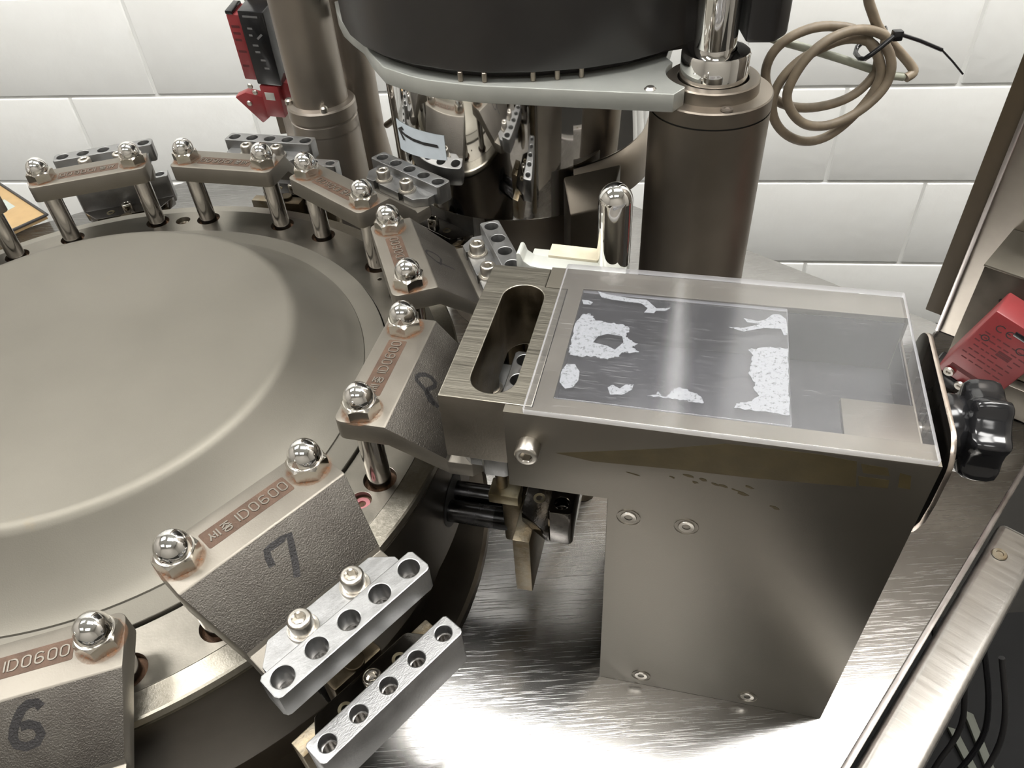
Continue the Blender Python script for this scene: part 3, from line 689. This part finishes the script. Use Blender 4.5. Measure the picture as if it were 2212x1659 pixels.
xl('hub', [(.01, 259.4), (13.5, 259.4), (15, 261), (15.5, 268), (14.5, 272), (12, 275)], 1, 0, 'plastic', kb, 3, 52)
xl('lobed_head', [(.01, 271), (13, 271), (18.4, 271.6), (19.8, 273.5), (20.5, 277), (20.5, 283), (19.6, 286), (17.3, 287.6), (10, 288.2), (.01, 288.2)], 7, 0.20, 'plastic', kb, 3, 52)
# white bracket and chrome pin behind the housing
wb = empty('white_gutter_bracket', 'white coated bracket with a hooked end behind the housing', 'bracket', O8, A8)
prism('rail', [(52, 48), (52, 72), (53.5, 72.6), (54.6, 71.6), (56, 67.5), (60, 64.8), (66, 64), (113, 62.5), (113, 48)], 81, 93, 'white', wb, 'y', 0.5)
prism('back_rail', [(58, 48), (58, 63.5), (113.5, 62.5), (113.5, 48)], 93, 101, 'white', wb, 'y', 0.5)
prism('stained_pad', [(68, 62.5), (96, 61.8), (96, 64.6), (68, 65.6)], 92, 104, 'cream', wb, 'y', 0.3)
cyl('support_post', 90, 90, -139.8, 48, 8, 'carrierdk', wb, 24)
pin = empty('chrome_pin', 'polished chrome round-topped locating pin beside the white bracket', 'pin', W8(104.6, 96), A8)
lathe('pin_body', [(9.3, 62.8), (9.3, 101)]+[(9.3*math.cos(a*PI/20), 101+9.8*math.sin(a*PI/20)) for a in range(1, 10)]+[(0, 110.8)], 'chrome', pin, 48, angle=60)

# ------------------------------------------------------------------ main column, rods, plate, bowl, black hopper
CX, CY = 402.3, 152.0
col = empty('main_column', 'thick dark steel column with stepped collar right of the chrome bowl', 'machine column', (CX, CY, 0))
lathe('column_body', [(0, -139.9), (56, -139.9), (53, -132), (47, -112), (42.5, -85), (40.3, -58), (40, -40), (40, 87.2)], 'column', col, 96, angle=40)
lathe('seam', [(39.3, 87.0), (39.3, 88.2)], 'dark', col, 96)
lathe('collar', [(39.3, 88.1), (40, 88.3), (40, 97.6), (39.2, 98.5), (30.6, 98.9), (30.4, 99.5), (30.4, 106.3), (29.6, 107.2), (23.6, 107.3), (23.2, 106.8), (23.2, 100)], 'column', col, 96, angle=30)
lathe('collar_floor', [(0, 100.2), (23.3, 100.2)], 'dark', col, 48)
lathe('collar_screw', [(0, 99.5), (2, 99.5), (2.2, 100), (3.8, 100), (4, 98.9)], 'columnlt', col, 20, 1.5, -35.2)
rod = empty('guide_rod', 'bright chrome guide rod with a stepped foot standing in the column collar', 'rod', (CX, CY, 0))
lathe('foot', [(15, 100.4), (21.9, 100.4), (22, 101), (22, 122.6), (21.2, 124.2), (19.5, 124.8), (13, 125)], 'chrome', rod, 64)
lathe('shaft', [(13.4, 124.5), (13.4, 420)], 'chrome', rod, 48, -1.2, 0)
# grey carrying plate
gp = empty('carrying_plate', 'grey cast plate lying over the chrome bowl and reaching to the column', 'machine plate')
BX, BY = 277.2, 262.0
outer = [(126, 357), (131, 330), (138.5, 303), (148, 282), (159, 261), (168, 232), (180.7, 200), (199.4, 181.4), (214, 170.5), (234, 161), (250, 154.4), (267.3, 149.7), (309.7, 137.1), (370.1, 120.1), (378.5, 128.8)]
for i in range(9):
    a = math.radians(-138-i*10.5); outer.append((CX+31.0*math.cos(a), CY+31.0*math.sin(a)))
outer += [(377, 182), (392, 230), (400, 300), (380, 370), (300, 390), (200, 390), (150, 372)]
plate('plate_body', outer, [], 98.2, 110, 'plategrey', gp, bevel=0.7)
lathe('dome_rivet', [(0, 112), (2.4, 111.6), (3.9, 110.2)], 'bolt', gp, 24, 357, 131)
bowl = empty('dosing_bowl', 'mirror polished chrome dosing bowl with an arrow sticker, under the grey plate', 'bowl', (BX, BY, 0))
a0, a1 = math.radians(-198), math.radians(-71)
lathe('bowl_skirt', [(101, 5), (104, 5), (104.3, 6), (104.3, 98)], 'chrome', bowl, 90, a0=a0, a1=a1, angle=30)
lathe('bowl_shell', [(96, 42), (104, 42), (104.3, 43), (104.3, 98)], 'chrome', bowl, 120, a0=a1, a1=a0+2*PI, angle=30)
lathe('bowl_underside', [(0, 6.5), (101.5, 6.5)], 'drum', bowl, 90, a0=a0, a1=a1, angle=30)
# arrow sticker wrapped on the bowl
st = empty('arrow_sticker', 'pale blue-grey sticker with a black curved arrow pointing left, on the chrome bowl', 'sticker', (BX, BY, 0))
bm = bmesh.new(); N = 20; prev = None
for i in range(N+1):
    f = i/N; a = math.radians(-157+33.5*f); ztop = 62.5+6.0*f; zb = 37+12.5*f
    ztop = 63.5+4.6*f; zb = 38.5+10.5*f
    q = [bm.verts.new(V(104.55*math.cos(a), 104.55*math.sin(a), z)) for z in (zb, ztop)]
    if prev: bm.faces.new((prev[0], q[0], q[1], prev[1]))
    prev = q
from_bm('label_sheet', bm, 'sticker', st)
def onbowl(u, v, h):
    a = math.radians(u); return (105.0+h)*math.cos(a), (105.0+h)*math.sin(a), v
ribbon('arrow', [[(-153.5, 56.5), (-148, 55.9), (-142, 56.1), (-135, 57.0), (-127, 58.6)], [(-149.6, 60.6), (-154.3, 56.5), (-149.9, 51.0)]], 2.3, 'ink', st, lambda u, v, h: onbowl(u, v, h), 0.05)
# dark machine body below bowl
ub = empty('dosing_station', 'dark steel body standing under the chrome bowl', 'machine body')
lathe('base_ring', [(99, 5), (99, 40), (102.5, 40), (104, 38.5), (107.5, 35), (110, 28), (110, 8), (104, 5), (99, 5)], 'column', ub, 90, BX, BY, a0=math.radians(-71), a1=math.radians(120), angle=30)
lathe('pedestal', [(0, -139.8), (84, -139.8), (84, 4.8), (0, 4.8)], 'column', ub, 64, BX+6, BY+14)
bm = bmesh.new()
bt = [(306, 133.5, 21), (334, 141, 21), (347, 170, 39.5), (303, 156, 39.5)]
A_ = [bm.verts.new(V(x, y, -139.8)) for x, y, z in bt]; B_ = [bm.verts.new(V(x, y, z)) for x, y, z in bt]
bm.faces.new(A_); bm.faces.new(B_[::-1])
for i in range(4): bm.faces.new((A_[i], B_[i], B_[(i+1) % 4], A_[(i+1) % 4]))
from_bm('side_block', bm, 'drum', ub, bevel=1.5)
for i, (x, y) in enumerate([(233, 222), (247, 211), (352, 205)]): cyl('stud_pin', x, y, -139.8, 5, 4, 'rod', ub, 16)
# black hopper body over the plate
hp = empty('black_hopper', 'large matt black rounded hopper cover standing over the grey plate', 'hopper')
hpts = [(152, 374), (135, 348), (138, 310), (144, 279), (153, 250), (166, 224), (182, 203), (203, 183), (228, 168), (255, 158.5), (285, 154), (318, 154.5), (348, 161), (368, 171), (380, 178), (388, 184), (400, 187), (411, 185), (414, 190), (414, 230), (392, 370), (300, 390), (180, 390)]
prism('cover', hpts, 116.5, 430, 'hopper', hp, 'z', 1.0)
hin = [(BX+(x-BX)*.93, BY+(y-BY)*.90) for x, y in hpts]
prism('inner_floor', hin, 110.1, 119.4, 'hopper', hp, 'z', 0.3)
for x, y in [(236, 165), (252, 160.5), (284, 156.8), (300, 156.6), (316, 157.5)]: cyl('standoff_pin', x, y, 110.1, 116.6, 1.8, 'column', hp, 16)
hb = empty('black_side_guard', 'black guard box hanging to the right of the chrome rod', 'guard')
prism('guard_body', [(417, 141), (434, 138), (446, 150), (440, 260), (423, 260)], 130, 430, 'black', hb, 'z', 3)
# rear columns
ca = empty('rear_column', 'brown-grey steel rear column with a bolted collar behind the segment holders', 'machine column', (96.5, 354, 0))
lathe('column_foot', [(31, -139.8), (31, 4)], 'columnlt', ca, 64)
lathe('collar', [(29.5, 2), (31.0, 3), (31.0, 13), (29.4, 14), (29.4, 15.3), (31.6, 16.3), (31.6, 26), (30.5, 27.8), (27, 28.6), (25.4, 29)], 'columnlt', ca, 64, angle=25)
lathe('upper_tube', [(25.3, 28), (25.3, 420)], 'columnlt', ca, 64)
for a in (-75, -170): lathe('collar_screw', [(0, 33.5), (2.5, 33.1), (3.6, 31.5), (3.6, 28)], 'bolt', ca, 20, 28.3*math.cos(math.radians(a)), 28.3*math.sin(math.radians(a)))
cb = empty('flared_tube', 'slender grey-brown tube widening at its foot beside the chrome bowl', 'machine column', (124, 405, 0))
lathe('tube_body', [(27, -139.8), (24, -90), (21.5, -55), (19.2, -32), (18.3, -22), (18.2, 420)], 'columnlt', cb, 48, angle=50)
hk = empty('drain_arm', 'short bent metal arm beside the flared tube', 'bracket')
tube('arm', [(146, 398, -20), (158, 385, -8), (168, 372, 8)], 3.2, 'columnlt', hk, 12)

# ------------------------------------------------------------------ cable coil
cc = empty('coiled_cable', 'dirty beige cable wound in loops and hanging in front of the wall', 'cable')
c1 = [(505, 192, 165), (510.6, 192.6, 136.8), (518.0, 192.7, 124.7), (524.3, 194.8, 115.3), (536.4, 196.9, 104.1), (547.4, 199.1, 95.0), (558.0, 199.2, 85.3), (561.2, 197.2, 80.6), (554.6, 195.2, 78.0), (542.8, 193.0, 79.7), (518.4, 189.7, 89.1), (479.0, 189, 100.7), (440, 190, 108), (425, 200, 140)]
c1 = [(492, 193, 215), (501, 192.5, 176)]+c1[1:]
tube('cable_tail', c1[:6]+c1[6:10], 3.4, 'cable', cc, 12, smooth=2)
tube('grey_lead', [(554, 197, 78.2), (542.8, 197, 79.9), (518.4, 199, 89.1), (479.0, 205, 101.5), (448, 209, 110), (430, 212, 128)], 2.9, 'cableg', cc, 12, smooth=2)
c2 = [(505.9, 200.6, 114.7), (485.1, 200.3, 117.4), (466.0, 200.1, 111.5), (455.1, 199.9, 101.1), (452.3, 199.9, 87.2), (456.5, 197.9, 74.5), (465.9, 197.1, 64.7), (484.0, 196.3, 59.6), (503.5, 195.5, 61.3), (519.6, 195.7, 66.9), (530.0, 195.9, 78.1), (532.5, 195.9, 88.3), (529.4, 195.9, 99.9), (518.1, 194.7, 107.9), (501.6, 192.5, 110.4), (484.5, 190.3, 105.0), (470.4, 189.1, 97.7), (459.7, 188.0, 84.9), (457.0, 188.0, 70.6), (460.7, 188.0, 56.7), (470.9, 188.1, 44.6), (486.0, 188.3, 37.0), (500.9, 188.5, 38.0), (513.8, 188.7, 46.9), (525.0, 188.8, 61.3), (531.3, 188.9, 72.9), (533.6, 189.9, 85.4), (528.3, 190.8, 96.8), (521.5, 192.8, 105.5)]
tube('cable_loop', c2+[(514, 197, 112)], 3.4, 'cable', cc, 12, smooth=2, closed=True)
c3 = [(532.1, 192.9, 109.4), (516.5, 189.7, 116.3), (500.5, 184.5, 118.2), (486.3, 183.3, 113.6), (474.3, 182.2, 103.9), (466.6, 181.1, 89.8), (463.8, 181.0, 77.0), (470.0, 181.1, 64.6), (481.4, 181.3, 54.1), (496.6, 181.4, 51.5), (512.1, 182.6, 55.4), (525.9, 183.8, 63.9), (536.2, 184.9, 76.0), (538.4, 186.0, 88.4), (534.4, 187.9, 99.6), (530, 190.8, 105.0)]
tube('cable_loop', c3, 3.4, 'cable', cc, 12, smooth=2, closed=True)
zt = empty('zip_tie', 'black zip tie with a long free tail holding the cable coil', 'cable tie')
tube('tail', [(536, 184, 113.5), (551.3, 184.1, 108.1), (568.6, 184.3, 100.7)], 1.35, 'plastic', zt, 8)
tube('tail_tip', [(568.6, 184.3, 100.7), (579.1, 184.5, 91.9), (589.3, 184.6, 82.5)], 0.7, 'plastic', zt, 8)
box('lock_head', -3.4, 3.4, -3, 3, -3.4, 3.4, 'plastic', zt, 1, loc=(534, 184, 113))
tube('strap', [(531, 182, 113), (519, 179.5, 104), (513, 182, 98), (514, 201, 98), (524, 204, 106), (533, 199, 113)], 1.7, 'plastic', zt, 8, smooth=1)

# ------------------------------------------------------------------ guard panel at the right
gd = empty('guard_panel', 'tall grey steel guard panel with a brown edge gasket, right of the hopper housing', 'panel', (0, 0, 0), AE)
def EB(name, a0_, a1_, b0_, b1_, z0_, z1_, mat, parent, bevel=.6): return box(name, a0_, a1_, -b1_, -b0_, z0_, z1_, mat, parent, bevel)
EB('panel_sheet', 568, 575, 327, 620, -139.8, 700, 'frame', gd)
EB('edge_strip', 565, 568, 325.5, 329, -139, 700, 'edge', gd, .5)
EB('gasket', 570, 578, 311, 326, -126, 700, 'gasket', gd, 1)
EB('handle_base', 560, 568, 352, 358, 8, 16, 'edge', gd, 1)
tube('pull_handle', [(568, -355, 12), (556, -355, 12), (545, -355, 9), (538, -360, 2), (534, -372, -8), (532, -395, -17), (532, -420, -22)], 3.6, 'edge', gd, 14, smooth=2)
sb = empty('switch_box', 'steel mounting box with a pale top carrying the red safety switch at the right edge', 'box', (0, 0, 0), AE)
EB('box_body', 508, 567.8, 350.5, 470, -139.6, -29.6, 'blockside', sb, .6)
EB('box_lid', 507, 567.8, 349.8, 470, -29.5, -27.6, 'hframe', sb, .4)
tube('vent_hole', [(509, -370, -52), (507.4, -370, -52)], 1.8, 'dark', sb, 16)
EB('side_rail', 497, 507.5, 366, 440, -139.6, -112, 'house', sb, 1)
# red safety switch (right)
rx = WE(482, 384)
rs = empty('safety_switch', 'red safety switch with black top and printed label, beside the black clamp knob', 'switch', (*WE(470, 380), -74), AE)
rs.rotation_euler = (math.radians(17), math.radians(-8), AE)
box('switch_body', 0, 24, -27, 17, -38, 38, 'red', rs, 1.5)
box('black_slot', -0.5, 10, -27.3, -2, 28, 32.5, 'plastic', rs, .5)
box('white_button', 2, 12, -34, -22, 34, 46, 'white', rs, 4)
box('black_foot', -1, 20, -4, 20, -50, -38, 'plastic', rs, 2)
for y, z in ((9, -33), (-4, -39)):
    s = lathe('fixing_screw', [(0, .6), (1.4, .6), (1.8, 1.8), (3.6, 1.8), (4.2, 0.4)], 'bolt', None, 24); s.parent = rs
    s.location = V(-0.6, y, z); s.rotation_euler = (0, -PI/2, 0)
def rsf(u, v, h): return (-0.05-h, -u, v)
tx = []
for r_ in range(7):
    x0 = -14+random.uniform(0, 3); 
    while x0 < 20:
        L_ = random.uniform(2, 6)
        if not (4 > r_ > 1 and 4 < x0 < 14): tx.append([(x0, 18-r_*5.2), (min(x0+L_, 23), 18-r_*5.2)])
        x0 += L_+1.6
ribbon('label_print', tx, 1.1, 'redtext', rs, rsf, 0.05)
ribbon('data_block', [[(4, 9), (14, 9)], [(4, 6), (14, 6)]], 2.6, 'redtext', rs, rsf, 0.06)
ribbon('title_bar', [[(-12, -26), (14, -26)]], 4.0, 'redtext', rs, rsf, 0.06)
ribbon('certification_mark', [arc(-6, 27, 3, 3, 50, 310, 10), arc(1.5, 27, 3, 3, 50, 310, 10), [(-1.3, 27), (1.2, 27)], arc(-9, 13, 2.6, 2.6, 0, 360, 14), arc(14, 19.5, 3, 3, 0, 360, 14)], 0.8, 'ink', rs, rsf, 0.07)
# red safety switch (left)
ls = empty('safety_switch', 'red and black safety switch on the rear post at upper left', 'switch', (39, 420, 20), 0)
ls.rotation_euler = (math.radians(8), math.radians(4), math.radians(-12)); ls.scale = (0.8, 0.8, 0.8)
box('red_side', -29, -13, -14, 14, 12, 92, 'red', ls, 1.5)
box('black_face', -13, 18, -16, 14, 8, 98, 'plastic', ls, 1.5)
box('black_cap', -29, -20, -14.5, 12, 92, 96, 'plastic', ls, 1)
box('red_head', -12, 12, -16, 12, -36, 6, 'red', ls, 1.5)
box('red_key_arm', 6, 24, -8, 12, -16, 8, 'red', ls, 1.5)
box('white_tag', -7, 5, -16.4, -16, -12, -2, 'white', ls, .1)
prism('red_fork', [(-50, -14), (-34, -6), (-12, -10), (-10, -38), (-22, -48)], -14, -2, 'red', ls, 'y', 1.5)
for q in ((-24, -15.2, 4), (-20, -15.2, -4), (-32, -15.2, -20)):
    s = lathe('fixing_screw', [(0, 1.6), (2.6, 1.4), (3.6, 0)], 'bolt', None, 20); s.parent = ls; s.location = V(*q); s.rotation_euler = (PI/2, 0, 0)
ribbon('grey_print', [[(-8, 92), (10, 92)], [(-6, 78), (0, 78)], [(-6, 70), (-2, 70)], [(3, 66), (10, 72)], [(-5, 58), (2, 58)], [(-4, 50), (2, 50)], [(0, 40), (6, 40)], [(2, 30), (8, 30)]], 2.4, 'greyprint', ls, lambda u, v, h: (u, -16.05-h, v), 0.05)
ribbon('side_print', [[(-26, 78), (-16, 78)], [(-26, 70), (-17, 70)], [(-26, 62), (-18, 62)], [(-26, 48), (-16, 48)], [(-26, 30), (-18, 30)]], 3, 'redtext', ls, lambda u, v, h: (u, -14.05-h, v), 0.05)
pp = empty('rear_post', 'brown edged guard post rising behind the upper left safety switch', 'post')
prism('post_sheet', [(14.5, 479), (64, 479), (64, 487), (14.5, 487)], -58, 700, 'gasket', pp, 'z', .8)
prism('post_cap', [(27, 455), (72, 452), (74, 476), (29, 478)], -64, 66, 'frame', pp, 'z', 4)
tube('thin_wire', [(33, 452, 52), (36, 448, 66), (46, 444, 78), (62, 442, 84)], 1.2, 'plastic', pp, 8, smooth=1)
# board lying on the deck at the left
bd = empty('tan_board', 'tan board with a dark rim lying on the deck at the far left', 'board')
prism('board', [(-455, 520), (-382, 566), (-282, 474), (-320, 430), (-420, 380)], -139.6, -134.5, 'tan', bd, 'z', .5)
tube('dark_rim', [(-382, 567, -134), (-281, 474, -134), (-321, 428.5, -134)], 1.8, 'black', bd, 8)
prism('grey_print', [(-400, 480), (-352, 520), (-330, 500), (-368, 440)], -134.45, -134.3, 'boardgrey', bd, 'z', 0)
# things in the dark beyond the rail
s1 = prism('metal_strip', [(748, 28), (757, 22), (752, -40), (743, -37)], -606, -600, 'strip', None, 'z', .6)
s1['label'] = 'green-grey strip lying in the dark at lower right, upper of the pair'; s1['category'] = 'strip'
s2 = prism('metal_strip', [(722, 10), (731, 6), (735, -62), (726, -62)], -606, -600, 'strip', None, 'z', .6)
s2['label'] = 'green-grey strip lying in the dark at lower right, nearer the rail'; s2['category'] = 'strip'
lc = empty('low_cabinet', 'black low cabinet in the dark beyond the deck rail', 'cabinet')
box('cabinet_body', 600, 1200, -500, 150, -899, -607, 'cabblack', lc, 3)
tg = empty('cable_tangle', 'tangle of dull thin cables hanging in the dark below the rail', 'cable')
for i in range(5):
    x0, y0 = 622+i*9, -22-i*13
    tube('strand', [(x0-8, y0+25, -320), (x0+random.uniform(-8, 8), y0, -380), (x0+random.uniform(5, 18), y0-10, -440), (x0-5, y0-25, -500), (x0+10, y0-30, -606)], 2.6, 'plastic' if i % 2 else 'black', tg, 8, smooth=2)
